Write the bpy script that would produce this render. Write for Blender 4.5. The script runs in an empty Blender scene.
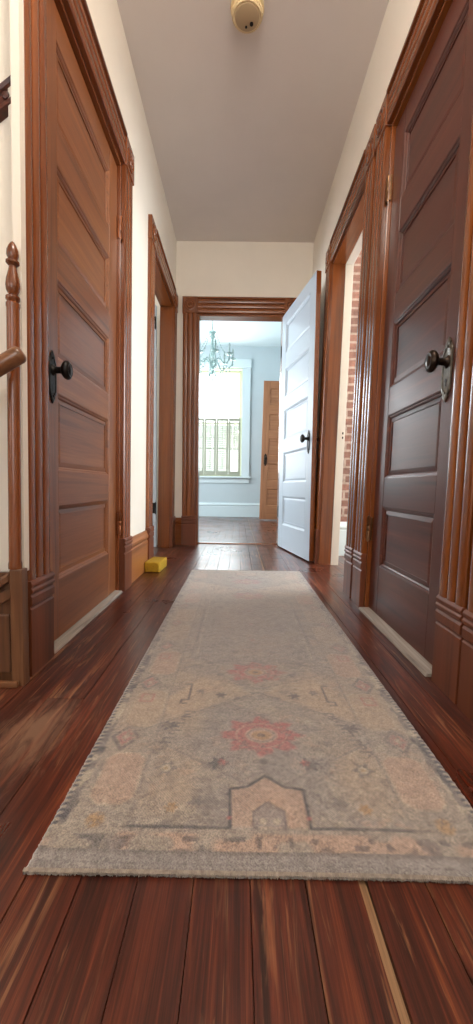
import bpy, bmesh, math, random
import numpy as np
from mathutils import Matrix, Vector
random.seed(7)
S = bpy.context.scene
COL = S.collection
PI = math.pi

# ------------------------------------------------------------------ helpers
def lin(r, g, b):
    f = lambda c: (c/255/12.92) if c/255 <= .04045 else ((c/255+.055)/1.055)**2.4
    return (f(r), f(g), f(b), 1)

class MB:
    """collects geometry, build() links it as ONE mesh object"""
    def __init__(s, fn=None):
        s.v = []; s.f = []; s.fn = fn
    def add(s, vs, fs):
        n = len(s.v)
        s.v += [tuple(s.fn(*p)) if s.fn else tuple(p) for p in vs]
        s.f += [tuple(i+n for i in q) for q in fs]
        return s
    def box(s, x0, x1, y0, y1, z0, z1):
        vs = [(x, y, z) for x in (x0, x1) for y in (y0, y1) for z in (z0, z1)]
        return s.add(vs, [(0,1,3,2),(4,6,7,5),(0,4,5,1),(2,3,7,6),(0,2,6,4),(1,5,7,3)])
    def rings(s, rings, cap=True, closed=True):
        n = len(rings[0]); vs = [p for r in rings for p in r]; fs = []
        for i in range(len(rings)-1):
            for j in range(n if closed else n-1):
                k = (j+1) % n
                fs.append((i*n+j, i*n+k, (i+1)*n+k, (i+1)*n+j))
        if cap:
            fs.append(tuple(range(n))); fs.append(tuple((len(rings)-1)*n+j for j in range(n)))
        return s.add(vs, fs)
    def lathe(s, prof, c=(0,0,0), axis='z', seg=20, sx=1, sy=1):
        R = []
        for r, h in prof:
            ring = []
            for k in range(seg):
                a = 2*PI*k/seg; p, q = r*math.cos(a)*sx, r*math.sin(a)*sy
                if axis == 'z': ring.append((c[0]+p, c[1]+q, c[2]+h))
                elif axis == 'y': ring.append((c[0]+p, c[1]+h, c[2]+q))
                else: ring.append((c[0]+h, c[1]+p, c[2]+q))
            R.append(ring)
        return s.rings(R)
    def tube(s, pts, r, seg=8):
        R = []; pts = [Vector(p) for p in pts]; up = Vector((.13,.21,.97)).normalized()
        for i, p in enumerate(pts):
            t = (pts[min(i+1, len(pts)-1)]-pts[max(i-1, 0)]).normalized()
            u = t.cross(up).normalized(); w = t.cross(u)
            rr = r[i] if isinstance(r, (list, tuple)) else r
            R.append([tuple(p+u*rr*math.cos(2*PI*k/seg)+w*rr*math.sin(2*PI*k/seg)) for k in range(seg)])
        return s.rings(R)
    def build(s, name, mat, parent=None, bevel=0, smooth=False, seg=2):
        me = bpy.data.meshes.new(name); me.from_pydata(s.v, [], s.f)
        bm = bmesh.new(); bm.from_mesh(me); bmesh.ops.recalc_face_normals(bm, faces=bm.faces); bm.to_mesh(me); bm.free()
        o = bpy.data.objects.new(name, me); COL.objects.link(o)
        for m in (mat if isinstance(mat, (list, tuple)) else [mat]): me.materials.append(m)
        if parent is not None: o.parent = parent
        if smooth:
            me.polygons.foreach_set('use_smooth', [True]*len(me.polygons))
            try: me.set_sharp_from_angle(angle=math.radians(40))
            except Exception: pass
        if bevel:
            b = o.modifiers.new('edge', 'BEVEL'); b.width = bevel; b.segments = seg; b.limit_method = 'ANGLE'; b.angle_limit = math.radians(40)
            b.harden_normals = False
        return o

def tag(o, label, cat, group=None, kind=None):
    o['label'] = label; o['category'] = cat
    if group: o['group'] = group
    if kind: o['kind'] = kind
    return o
def empty(name, m, label, cat, group=None, kind=None):
    o = bpy.data.objects.new(name, None); COL.objects.link(o); o.matrix_world = m if isinstance(m, Matrix) else Matrix.Translation(m)
    o.empty_display_size = .1
    return tag(o, label, cat, group, kind)

# ------------------------------------------------------------------ materials
def nt(name):
    m = bpy.data.materials.new(name); m.use_nodes = True
    N = m.node_tree.nodes; L = m.node_tree.links
    return m, N, L, N['Principled BSDF']
def ramp(N, stops):
    r = N.new('ShaderNodeValToRGB'); e = r.color_ramp.elements
    while len(e) < len(stops): e.new(.5)
    for i, (p, c) in enumerate(stops): e[i].position = p; e[i].color = c
    return r
def noise(N, L, vec, scale, detail=4, rough=.55, dist=0):
    n = N.new('ShaderNodeTexNoise'); n.inputs['Scale'].default_value = scale; n.inputs['Detail'].default_value = detail
    n.inputs['Roughness'].default_value = rough; n.inputs['Distortion'].default_value = dist
    if vec is not None: L.new(vec, n.inputs['Vector'])
    return n
def mapping(N, L, src, scale):
    m = N.new('ShaderNodeMapping'); m.inputs['Scale'].default_value = scale; L.new(src, m.inputs['Vector']); return m.outputs['Vector']
def mix(N, L, fac, a, b, mode='MIX'):
    m = N.new('ShaderNodeMix'); m.data_type = 'RGBA'; m.blend_type = mode
    for i, x in ((0, fac), (6, a), (7, b)):
        if hasattr(x, 'is_linked'): L.new(x, m.inputs[i])
        else: m.inputs[i].default_value = x
    return m.outputs[2]
def bump(N, L, h, P, strength, dist=.002):
    b = N.new('ShaderNodeBump'); b.inputs['Strength'].default_value = strength; b.inputs['Distance'].default_value = dist
    L.new(h, b.inputs['Height']); L.new(b.outputs['Normal'], P.inputs['Normal'])
def offset_coords(N, L):
    tc = N.new('ShaderNodeTexCoord'); oi = N.new('ShaderNodeObjectInfo')
    v = N.new('ShaderNodeVectorMath'); v.operation = 'MULTIPLY_ADD'
    sc = N.new('ShaderNodeCombineXYZ')
    for k, f in enumerate((3.1, 5.7, 2.3)):
        mm = N.new('ShaderNodeMath'); mm.operation = 'MULTIPLY'; L.new(oi.outputs['Random'], mm.inputs[0]); mm.inputs[1].default_value = f
        L.new(mm.outputs[0], sc.inputs[k])
    v.inputs[1].default_value = (1, 1, 1); L.new(tc.outputs['Object'], v.inputs[0]); L.new(sc.outputs[0], v.inputs[2])
    return v.outputs[0]
def wood(name, dark, mid, light, axis, rough=.32, grain=16, coat=.25, dist=1.1):
    m, N, L, P = nt(name); co = offset_coords(N, L)
    sc = [grain, grain, grain]; sc['xyz'.index(axis)] = grain*.04
    n1 = noise(N, L, mapping(N, L, co, sc), 1.0, 5, .6, dist)
    trim = dist < .5
    sf = [grain*(6 if trim else 11)]*3; sf['xyz'.index(axis)] = grain*(.08 if trim else .3)
    n2 = noise(N, L, mapping(N, L, co, sf), 1.0, 3, .6, .2)
    r = ramp(N, [(.30, lin(*dark)), (.47, lin(*mid)), (.56, lin(*mid)), (.72, lin(*light))]); L.new(n1.outputs['Fac'], r.inputs['Fac'])
    r2 = ramp(N, [(.35, (.70,.66,.63,1)), (.6, (1,1,1,1))]); L.new(n2.outputs['Fac'], r2.inputs['Fac'])
    L.new(mix(N, L, .3 if trim else .5, r.outputs['Color'], r2.outputs['Color'], 'MULTIPLY'), P.inputs['Base Color'])
    P.inputs['Roughness'].default_value = rough
    P.inputs['Coat Weight'].default_value = coat; P.inputs['Coat Roughness'].default_value = .18
    if dist > .5: bump(N, L, n2.outputs['Fac'], P, .04, .001)
    return m
def paint(name, col, rough=.6, var=.05, bmp=.05, scale=3):
    m, N, L, P = nt(name); tc = N.new('ShaderNodeTexCoord')
    n = noise(N, L, tc.outputs['Object'], scale, 4, .55)
    c = lin(*col); c2 = tuple(x*(1-var) for x in c[:3])+(1,)
    r = ramp(N, [(.35, c2), (.65, c)]); L.new(n.outputs['Fac'], r.inputs['Fac']); L.new(r.outputs['Color'], P.inputs['Base Color'])
    P.inputs['Roughness'].default_value = rough
    n2 = noise(N, L, tc.outputs['Object'], 90, 3, .6); bump(N, L, n2.outputs['Fac'], P, bmp, .001)
    return m
def metal(name, col, rough=.35, metallic=.85):
    m, N, L, P = nt(name); tc = N.new('ShaderNodeTexCoord'); n = noise(N, L, tc.outputs['Object'], 70, 4)
    c = lin(*col); r = ramp(N, [(.35, tuple(x*.6 for x in c[:3])+(1,)), (.65, c)]); L.new(n.outputs['Fac'], r.inputs['Fac'])
    L.new(r.outputs['Color'], P.inputs['Base Color']); P.inputs['Metallic'].default_value = metallic; P.inputs['Roughness'].default_value = rough
    return m

CAS = dict(dark=(84,43,17), mid=(124,66,27), light=(148,84,38))
RED = dict(dark=(82,42,19), mid=(120,64,31), light=(144,82,42))
PLI = dict(dark=(74,38,21), mid=(110,58,33), light=(130,72,42))
W = {}
for ax in 'xyz':
    W['casing'+ax] = wood('stained_trim_'+ax, axis=ax, rough=.26, grain=18, dist=.25, **CAS)
    W['red'+ax] = wood('red_stained_trim_'+ax, axis=ax, rough=.26, grain=18, dist=.25, **RED)
    W['plinth'+ax] = wood('dark_plinth_wood_'+ax, axis=ax, rough=.42, grain=16, dist=.4, coat=0, **PLI)
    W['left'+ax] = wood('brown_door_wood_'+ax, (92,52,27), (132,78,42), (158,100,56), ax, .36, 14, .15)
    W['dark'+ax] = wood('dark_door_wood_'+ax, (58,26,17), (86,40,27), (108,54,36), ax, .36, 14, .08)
    W['oak'+ax] = wood('oak_door_wood_'+ax, (132,80,48), (166,108,70), (184,128,86), ax, .5, 18, 0)
W['base'] = wood('golden_baseboard_wood', (120,70,34), (160,100,54), (182,122,70), 'y', .34, 14)
W['panel'] = wood('stair_panel_wood', (66,40,26), (104,68,44), (130,90,60), 'z', .4, 18, .1)
W['rail'] = wood('handrail_wood', (84,52,30), (124,80,48), (148,104,66), 'x', .3, 18)
W['thresh'] = wood('weathered_threshold_wood', (108,100,94), (156,147,138), (186,177,168), 'y', .7, 26, 0)
M_wall = paint('cream_wall_paint', (234,226,213), .62, .04)
M_ceil = paint('ceiling_paint', (224,215,209), .7, .04, .04)
M_wblue = paint('pale_blue_wall_paint', (186,197,201), .6, .03)
M_wceil = paint('white_ceiling_paint', (226,238,240), .5, .02)
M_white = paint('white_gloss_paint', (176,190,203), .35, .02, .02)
M_whitetrim = paint('white_trim_paint', (205,217,220), .4, .02, .02)
M_side = paint('cream_side_room_paint', (222,214,202), .6, .03)
M_bronze = metal('dark_bronze', (62,50,42), .32)
M_steel = metal('worn_plate_metal', (128,122,112), .36)
M_black = metal('black_iron', (28,26,25), .4, .6)
M_hinge = metal('coppered_hinge_metal', (128,74,44), .3)
M_hbr = metal('old_brass', (120,88,60), .3)

# floor boards ---------------------------------------------------------------
def mat_floor():
    m, N, L, P = nt('red_pine_floor_boards'); tc = N.new('ShaderNodeTexCoord')
    at = N.new('ShaderNodeAttribute'); at.attribute_name = 'board'; sp = N.new('ShaderNodeSeparateColor'); L.new(at.outputs['Color'], sp.inputs[0])
    cx = N.new('ShaderNodeCombineXYZ')
    for k, f in ((0, 7.0), (1, 31.0), (2, 3.0)):
        mm = N.new('ShaderNodeMath'); mm.operation = 'MULTIPLY'; L.new(sp.outputs[0], mm.inputs[0]); mm.inputs[1].default_value = f; L.new(mm.outputs[0], cx.inputs[k])
    va = N.new('ShaderNodeVectorMath'); va.operation = 'ADD'; L.new(tc.outputs['Object'], va.inputs[0]); L.new(cx.outputs[0], va.inputs[1])
    co = va.outputs[0]
    n1 = noise(N, L, mapping(N, L, co, (30, 1.0, 30)), 1, 7, .70, 2.2)
    n2 = noise(N, L, mapping(N, L, co, (300, 5, 300)), 1, 4, .65, .5)
    n3 = noise(N, L, tc.outputs['Object'], 2.6, 4, .6)
    r = ramp(N, [(.30, lin(34,15,10)), (.44, lin(66,28,18)), (.55, lin(88,38,23)), (.70, lin(128,68,40))]); L.new(n1.outputs['Fac'], r.inputs['Fac'])
    r2 = ramp(N, [(.36, (.36,.33,.32,1)), (.56, (1,1,1,1))]); L.new(n2.outputs['Fac'], r2.inputs['Fac'])
    c = mix(N, L, .66, r.outputs['Color'], r2.outputs['Color'], 'MULTIPLY')
    rt = ramp(N, [(0, (.74,.68,.66,1)), (.5, (1,1,1,1)), (1, (1.5,1.6,1.5,1))]); L.new(sp.outputs[0], rt.inputs['Fac'])
    c = mix(N, L, .8, c, rt.outputs['Color'], 'MULTIPLY')
    n6 = noise(N, L, mapping(N, L, tc.outputs['Object'], (7, 2.2, 7)), 1, 5, .6); rd = ramp(N, [(.32, (.62,.58,.58,1)), (.62, (1.12,1.12,1.1,1))]); L.new(n6.outputs['Fac'], rd.inputs['Fac'])
    c = mix(N, L, .85, c, rd.outputs['Color'], 'MULTIPLY')
    # worn streaks of bare wood along the grain
    n4 = noise(N, L, mapping(N, L, co, (75, 4.5, 75)), 1, 5, .65, .8)
    wr = ramp(N, [(.56, (0,0,0,1)), (.66, (1,1,1,1))]); L.new(n4.outputs['Fac'], wr.inputs['Fac'])
    wm = ramp(N, [(.42, (0,0,0,1)), (.62, (.7,.7,.7,1))]); L.new(n3.outputs['Fac'], wm.inputs['Fac'])
    f = N.new('ShaderNodeMath'); f.operation = 'MULTIPLY'; L.new(wr.outputs['Color'], f.inputs[0]); L.new(wm.outputs['Color'], f.inputs[1])
    c = mix(N, L, f.outputs[0], c, lin(166,120,84))
    # a scuffed dull patch on the boards left of the rug
    vd = N.new('ShaderNodeVectorMath'); vd.operation = 'SUBTRACT'; L.new(tc.outputs['Object'], vd.inputs[0]); vd.inputs[1].default_value = (-.43, .80, 0)
    vs = mapping(N, L, vd.outputs[0], (9.5, 4.6, 1)); vl = N.new('ShaderNodeVectorMath'); vl.operation = 'LENGTH'; L.new(vs, vl.inputs[0])
    n5 = noise(N, L, mapping(N, L, co, (40, 9, 40)), 1, 5, .7, 1)
    ad = N.new('ShaderNodeMath'); ad.operation = 'SUBTRACT'; L.new(n5.outputs['Fac'], ad.inputs[0])
    hm = N.new('ShaderNodeMath'); hm.operation = 'MULTIPLY'; L.new(vl.outputs['Value'], hm.inputs[0]); hm.inputs[1].default_value = .5; L.new(hm.outputs[0], ad.inputs[1])
    sr = ramp(N, [(.10, (0,0,0,1)), (.45, (.6,.6,.6,1))]); L.new(ad.outputs[0], sr.inputs['Fac'])
    c = mix(N, L, sr.outputs['Color'], c, lin(150,116,94))
    c = mix(N, L, sp.outputs[1], c, mix(N, L, .6, lin(150,116,84), r2.outputs['Color'], 'MULTIPLY'))
    L.new(c, P.inputs['Base Color'])
    rr = ramp(N, [(.3, (.24,.24,.24,1)), (.7, (.42,.42,.42,1))]); L.new(n3.outputs['Fac'], rr.inputs['Fac']); L.new(rr.outputs['Color'], P.inputs['Roughness'])
    P.inputs['Coat Weight'].default_value = .35; P.inputs['Coat IOR'].default_value = 1.55; P.inputs['Coat Roughness'].default_value = .24; P.inputs['Specular IOR Level'].default_value = .4
    bump(N, L, n2.outputs['Fac'], P, .10, .001)
    return m
M_floor = mat_floor()
def mat_brick():
    m, N, L, P = nt('old_red_brick'); tc = N.new('ShaderNodeTexCoord')
    sx = N.new('ShaderNodeSeparateXYZ'); L.new(tc.outputs['Object'], sx.inputs[0]); cb = N.new('ShaderNodeCombineXYZ')
    L.new(sx.outputs['X'], cb.inputs['X']); L.new(sx.outputs['Z'], cb.inputs['Y'])
    b = N.new('ShaderNodeTexBrick'); L.new(cb.outputs[0], b.inputs['Vector']); b.inputs['Scale'].default_value = 1
    b.inputs['Brick Width'].default_value = .21; b.inputs['Row Height'].default_value = .064; b.inputs['Mortar Size'].default_value = .009
    b.inputs['Color1'].default_value = lin(150,108,94); b.inputs['Color2'].default_value = lin(120,90,80); b.inputs['Mortar'].default_value = lin(170,152,140)
    n = noise(N, L, tc.outputs['Object'], 30, 5, .7); r = ramp(N, [(.3, (.6,.56,.54,1)), (.7, (1.15,1.1,1.1,1))]); L.new(n.outputs['Fac'], r.inputs['Fac'])
    L.new(mix(N, L, 1, b.outputs['Color'], r.outputs['Color'], 'MULTIPLY'), P.inputs['Base Color']); P.inputs['Roughness'].default_value = .9
    bump(N, L, b.outputs['Fac'], P, -.6, .006); return m
M_brick = mat_brick()
def mat_rug():
    m, N, L, P = nt('faded_woven_rug'); tc = N.new('ShaderNodeTexCoord')
    at = N.new('ShaderNodeAttribute'); at.attribute_name = 'design'
    n = noise(N, L, mapping(N, L, tc.outputs['Object'], (480, 360, 50)), 1, 2, .6)
    r = ramp(N, [(.34, (.58,.57,.58,1)), (.62, (1.14,1.12,1.1,1))]); L.new(n.outputs['Fac'], r.inputs['Fac'])
    L.new(mix(N, L, .9, at.outputs['Color'], r.outputs['Color'], 'MULTIPLY'), P.inputs['Base Color'])
    P.inputs['Roughness'].default_value = .95; P.inputs['Specular IOR Level'].default_value = .15
    P.inputs['Sheen Weight'].default_value = .55
    w = N.new('ShaderNodeTexWave'); w.inputs['Scale'].default_value = 130; w.inputs['Distortion'].default_value = 5; w.bands_direction = 'DIAGONAL'; L.new(tc.outputs['Object'], w.inputs['Vector'])
    a = N.new('ShaderNodeMath'); a.operation = 'ADD'; L.new(n.outputs['Fac'], a.inputs[0]); L.new(w.outputs['Fac'], a.inputs[1])
    bump(N, L, a.outputs[0], P, .35, .002); return m
M_rug = mat_rug()
M_yarn = paint('grey_rug_binding_yarn', (158,146,134), .95, .35, .3, 120)
def mat_sponge():
    m, N, L, P = nt('yellow_sponge_foam'); tc = N.new('ShaderNodeTexCoord')
    v = N.new('ShaderNodeTexVoronoi'); v.inputs['Scale'].default_value = 95; L.new(tc.outputs['Object'], v.inputs['Vector'])
    r = ramp(N, [(.08, lin(98,74,8)), (.3, lin(172,136,26))]); L.new(v.outputs['Distance'], r.inputs['Fac']); L.new(r.outputs['Color'], P.inputs['Base Color'])
    P.inputs['Roughness'].default_value = .9; bump(N, L, v.outputs['Distance'], P, .8, .004); return m
M_sponge = mat_sponge()
def mat_glass(name, col=(1,1,1,1), f=.12):
    m, N, L, P = nt(name); t = N.new('ShaderNodeBsdfTransparent'); t.inputs[0].default_value = col; g = N.new('ShaderNodeBsdfGlossy'); g.inputs['Roughness'].default_value = .03
    tc = N.new('ShaderNodeTexCoord'); n = noise(N, L, tc.outputs['Object'], 4, 2); bp = N.new('ShaderNodeBump'); bp.inputs['Strength'].default_value = .03; L.new(n.outputs['Fac'], bp.inputs['Height']); L.new(bp.outputs['Normal'], g.inputs['Normal'])
    x = N.new('ShaderNodeMixShader'); x.inputs[0].default_value = f; L.new(t.outputs[0], x.inputs[1]); L.new(g.outputs[0], x.inputs[2]); L.new(x.outputs[0], N['Material Output'].inputs['Surface']); return m
M_glass = mat_glass('window_glass')
def mat_crystal():
    m, N, L, P = nt('frosted_crystal'); tc = N.new('ShaderNodeTexCoord'); n = noise(N, L, tc.outputs['Object'], 60, 3)
    r = ramp(N, [(.3, lin(170,196,192)), (.7, lin(214,232,228))]); L.new(n.outputs['Fac'], r.inputs['Fac']); L.new(r.outputs['Color'], P.inputs['Base Color'])
    P.inputs['Roughness'].default_value = .12; P.inputs['Transmission Weight'].default_value = .55; P.inputs['IOR'].default_value = 1.45; return m
M_crystal = mat_crystal()
M_chand = metal('aged_chandelier_metal', (170,184,178), .4, .3)
M_shutter = paint('cream_shutter_paint', (150,150,132), .5, .03)
M_sash = paint('cream_sash_paint', (204,206,176), .5, .03)
M_det = paint('yellowed_plastic', (226,204,160), .5, .04, .02)
M_detf = paint('grey_plastic_face', (176,152,118), .55, .04, .02)

# ------------------------------------------------------------------ room frames
XL, XR, LEAN = -.59, .572, math.atan(.02)
YF, ZC = 3.48, 2.655
def fl(s, d, z): return (d, s, z)             # left wall: s = world y, d = out of the wall
def fr(s, d, z): return (-d, s, z)            # right wall (leans out a little, old house)
def ff(s, d, z): return (s, -d, z)            # far wall: s = world x
ML = Matrix.Translation((XL, 0, 0)) @ Matrix.Rotation(math.atan(.010), 4, 'Y')
MR = Matrix.Translation((XR, 0, 0)) @ Matrix.Rotation(LEAN, 4, 'Y')
MF = Matrix.Translation((0, YF, 0))

# floor: boards run along the hall
def build_floor():
    seams = [-.72,-.645,-.555,-.468,-.376,-.281,-.205,-.128,-.052,.024,.099,.172,.183,.262,.345,.424,.505,.585,.67]
    xs = seams[:]
    while xs[0] > -3.2: xs.insert(0, xs[0]-random.uniform(.072,.092))
    while xs[-1] < 3.2: xs.append(xs[-1]+random.uniform(.072,.092))
    vs, fs, att = [], [], []
    rng = random.Random(21)
    for a, b in zip(xs[:-1], xs[1:]):
        ys = [-1.7]
        y = -1.7+rng.uniform(.4, 2.6)
        if abs(a+.468) < .001: ys += [.93]; y = .93+2.2
        while y < 7.0: ys.append(y); y += rng.uniform(1.6, 3.6)
        ys.append(7.1)
        for c, d in zip(ys[:-1], ys[1:]):
            raw = 1.0 if abs(a-.172) < .001 else 0.0
            t = .25+.5*rng.random()+(.3 if .18 < a < .7 else 0); dz = rng.uniform(-.0007, .0006)-raw*.003; g = rng.uniform(.0002,.0009); e = .0004
            n = len(vs)
            vs += [(a+g,c+g,-.012+dz),(b-g,c+g,-.012+dz),(b-g,d-g,-.012+dz),(a+g,d-g,-.012+dz),
                   (a+g,c+g,-.0012+dz),(b-g,c+g,-.0012+dz),(b-g,d-g,-.0012+dz),(a+g,d-g,-.0012+dz),
                   (a+g+e,c+g+e,dz),(b-g-e,c+g+e,dz),(b-g-e,d-g-e,dz),(a+g+e,d-g-e,dz)]
            q = [(8,9,10,11)]
            for k in range(4):
                k2 = (k+1) % 4; q += [(k,k2,4+k2,4+k),(4+k,4+k2,8+k2,8+k)]
            fs += [tuple(i+n for i in p) for p in q]; att += [(t, raw, 0, 1)]*12
    n = len(vs); vs += [(-3.3,-1.8,-.011),(3.3,-1.8,-.011),(3.3,7.2,-.011),(-3.3,7.2,-.011)]; fs.append((n,n+1,n+2,n+3)); att += [(0,0,0,1)]*4
    me = bpy.data.meshes.new('floor'); me.from_pydata(vs, [], fs)
    ca = me.color_attributes.new('board', 'FLOAT_COLOR', 'POINT'); ca.data.foreach_set('color', [x for c in att for x in c])
    me.materials.append(M_floor); o = bpy.data.objects.new('floor', me); COL.objects.link(o)
    tag(o, 'worn red varnished pine board floor of the hallway', 'floor', kind='structure')
build_floor()

def wall_boxes(fn, segs, name, mat, M, label, cat='wall'):
    b = MB(fn)
    for x in segs: b.box(*x)
    o = b.build(name, mat); o.matrix_world = M
    return tag(o, label, cat, kind='structure')
T = .10
ZH = 2.04
D1 = (1.16, 1.91); D2 = (2.565, 3.32)
R1 = (1.05, 1.70); R2 = (1.965, 2.68)
OX = (-.378, .385); ZF = 2.045
wall_boxes(fl, [(1.0352,D1[0],-.02,0,0,ZC),(1.101,D1[0],-T,-.0201,0,ZC),(1.013,1.0350,.0,.0215,.30,ZC),(D1[0],D1[1],-T,0,ZH,ZC),(D1[1],D2[0],-T,0,0,ZC),(D2[0],D2[1],-T,0,ZH,ZC),(D2[1],YF,-T,0,0,ZC)],
           'wall_left', M_wall, ML, 'cream plaster hallway wall on the left with two doorways')
wall_boxes(fr, [(-1.7,R1[0],-T,0,0,ZC+.02),(R1[0],R1[1],-T,0,ZH,ZC+.02),(R1[1],R2[0],-T,0,0,ZC+.02),(R2[0],R2[1],-T,0,ZH,ZC+.02),(R2[1],YF,-T,0,0,ZC+.02)],
           'wall_right', M_wall, MR, 'cream plaster hallway wall on the right above the dark door')
wall_boxes(ff, [(-.80,OX[0],-.1,0,0,ZC),(OX[0],OX[1],-.1,0,ZF,ZC),(OX[1],.80,-.1,0,0,ZC)],
           'wall_far', M_wall, MF, 'cream plaster end wall above the far doorway')
wall_boxes(lambda x,y,z:(x,y,z), [(-1.9,XL-.004,1.050,1.10,0,ZC)], 'wall_stair', M_wall, Matrix(), 'cream stairwell wall behind the slim turned post at the left edge')
b = MB().box(-1.9, .66, -1.7, YF, ZC, ZC+.08)
tag(b.build('ceiling', M_ceil), 'plain grey-white hallway ceiling with the smoke detector', 'ceiling', kind='structure')
# hall end behind the viewer and the stairwell side, with window openings that let the daylight in
wall_boxes(lambda x,y,z:(x,y,z), [(-1.9,-.5,-1.8,-1.7,0,ZC),(-.5,.3,-1.8,-1.7,0,.9),(-.5,.3,-1.8,-1.7,2.1,ZC),(.3,.7,-1.8,-1.7,0,ZC)], 'wall_near', M_wall, Matrix(), 'cream hallway wall with a window behind the viewer')
wall_boxes(lambda x,y,z:(x,y,z), [(-2.0,-1.9,-1.8,-1.0,0,ZC),(-2.0,-1.9,-1.0,-.4,0,1.0),(-2.0,-1.9,-1.0,-.4,1.9,ZC),(-2.0,-1.9,-.4,1.1,0,ZC)], 'wall_stairwell', M_wall, Matrix(), 'cream stairwell wall with a window left of the viewer')

# ------------------------------------------------------------------ door casings
def casing_profile(w):
    """(across, depth) points of a reeded casing"""
    P = [(0,0),(0,.0165),(.003,.0195)]
    n = 3; gw = .0055; bw = (w-.006-gw*(n-1))/n
    for i in range(n):
        c0 = .003+i*(bw+gw)
        for k in range(9):
            t = -1+2*k/8; P.append((c0+bw*(k/8), .0175+.0045*math.sqrt(max(0, 1-t*t*.9))))
        if i < n-1: P += [(c0+bw+gw*.3, .0095), (c0+bw+gw*.7, .0095)]
    P += [(w,.0165),(w,0)]
    return P
PL_Z = .268
def plinth_profile(zp=PL_Z, k=0.):
    o = zp-PL_Z
    return [(0,0)]+[(d-k, z+o if z else 0) for d, z in ((.028,0),(.028,.188),(.024,.192),(.024,.196),(.030,.200),(.030,.222),(.026,.228),(.026,.232),(.032,.236),(.032,.243),(.028,.247),(.028,.251),(.031,.254),(.031,.260),(.026,PL_Z))]+[(0,zp)]
def doorway(name, fn, M, s0, s1, zt, cw, label, mats, sides=(1,1), thick=T, thresh=None, jambmat=None, white_back=None, cw1=None, head_to=None, plz=PL_Z, plk=.001):
    r = empty(name, M, label, 'door frame', kind='structure')
    mv, mh = mats
    cw1 = cw1 or cw; rev = .006
    def vert(a, b, flip):
        P = casing_profile(b-a)
        if flip: P = [((b-a)-p, d) for p, d in P]
        m = MB(fn); m.rings([[(a+p, d, z) for p, d in P] for z in (plz, zt)]); m.build('casing', mv, r, smooth=True)
        q = plinth_profile(plz, plk); m = MB(fn); m.rings([[(s, d, z) for d, z in q] for s in (a-.004*(plk < .002), b+.004*(plk < .002))]); m.build('plinth_block', W['plinthz'], r, bevel=.0012)
        c0, c1, z0, z1 = a-.005, b+.005, zt-.004, zt+cw+.012
        cb = MB(fn).box(c0, c1, 0, .026, z0, z1).build('corner_block', mv, r, bevel=.003)
        ro = MB(fn); R = (b-a)*.40; cc = ((c0+c1)/2, .026, (z0+z1)/2)
        pr = [(R,-.002),(R,.003),(R*.86,.005),(R*.78,.001),(R*.66,.001),(R*.56,.006),(R*.44,.006),(R*.34,.001),(R*.24,.003),(R*.12,.009),(.0006,.010)]
        rings = [[(cc[0]+rad*math.cos(2*PI*k/24), cc[1]+h, cc[2]+rad*math.sin(2*PI*k/24)) for k in range(24)] for rad, h in pr]
        ro.rings(rings); ro.build('rosette', mv, cb, smooth=True)
    if sides[0]: vert(s0-cw, s0-rev*0, False)
    if sides[1]: vert(s1, s1+cw1, True)
    P = casing_profile(cw)
    h0, h1 = s0-.005*(1 if sides[0] else 0), s1+.005
    if head_to is not None: h0 = head_to
    m = MB(fn); m.rings([[(s, d, zt+p) for p, d in P] for s in (h0+.01, h1-.01)]); m.build('head_casing', mh, r, smooth=True)
    m = MB(fn).box(h0+.01, h1-.01, 0, .030, zt+cw-.004, zt+cw+.010); m.build('head_cap', mh, r, bevel=.003)
    # jambs line the opening
    jt = .018
    if white_back is None:
        for a, b2 in ((s0, s0+jt), (s1-jt, s1)): MB(fn).box(a, b2, -thick, .001, 0, zt).build('jamb', mv, r, bevel=.0015)
        MB(fn).box(s0+jt, s1-jt, -thick, .001, zt-jt, zt).build('head_jamb', mh, r, bevel=.0015)
    else:
        wd, wm = white_back
        for a, b2 in ((s0, s0+jt), (s1-jt, s1)):
            MB(fn).box(a, b2, -wd, .001, 0, zt).build('jamb', mv, r, bevel=.0015)
            MB(fn).box(a, b2, -thick-.03, -wd-.001, 0, zt).build('inner_jamb', wm, r, bevel=.0015)['label'] = 'cream painted inner half of the jamb'
        MB(fn).box(s0+jt, s1-jt, -wd, .001, zt-jt, zt).build('head_jamb', mh, r, bevel=.0015)
        MB(fn).box(s0+jt, s1-jt, -thick-.03, -wd-.001, zt-jt, zt).build('inner_head_jamb', wm, r, bevel=.0015)['label'] = 'cream painted inner half of the head jamb'
    if thresh:
        d0, d1, tm = thresh
        q = [(s0+jt, d0, .0), (s0+jt, d1, .0), (s0+jt, d1-.004, .010), (s0+jt, d0, .013)]
        m = MB(fn); m.rings([q, [(s1-jt, d, z) for _, d, z in q]]); m.build('threshold', tm, r, bevel=.002)['label'] = 'bare weathered grey threshold'
    return r
DW = {}
DW['l1'] = doorway('trim_1', fl, ML, *D1, ZH, .122, 'reeded red-brown door frame around the closed door on the left', (W['redz'], W['redy']), thresh=(-.10, .022, W['thresh']))
DW['l2'] = doorway('trim_2', fl, ML, *D2, ZH, .122, 'red-brown door frame around the open doorway on the left by the end wall', (W['casingz'], W['casingy']), cw1=.128)
DW['f'] = doorway('trim_3', ff, MF, *OX, ZF, .124, 'red-brown door frame around the far doorway to the bright room', (W['casingz'], W['casingx']), thick=.1, thresh=(-.10, -.082, W['casingx']))
DW['r1'] = doorway('trim_4', fr, MR, *R1, ZH, .120, 'reeded red-brown door frame around the dark closed door on the right', (W['casingz'], W['casingy']), thresh=(-.10, .030, W['thresh']), plz=.246, plk=.006)
DW['r2'] = doorway('trim_5', fr, MR, *R2, ZH, .120, 'red-brown door frame around the open doorway on the right beside the white door', (W['casingz'], W['casingy']), thick=.105, white_back=(.082, M_side), plz=.246, plk=.006)
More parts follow.
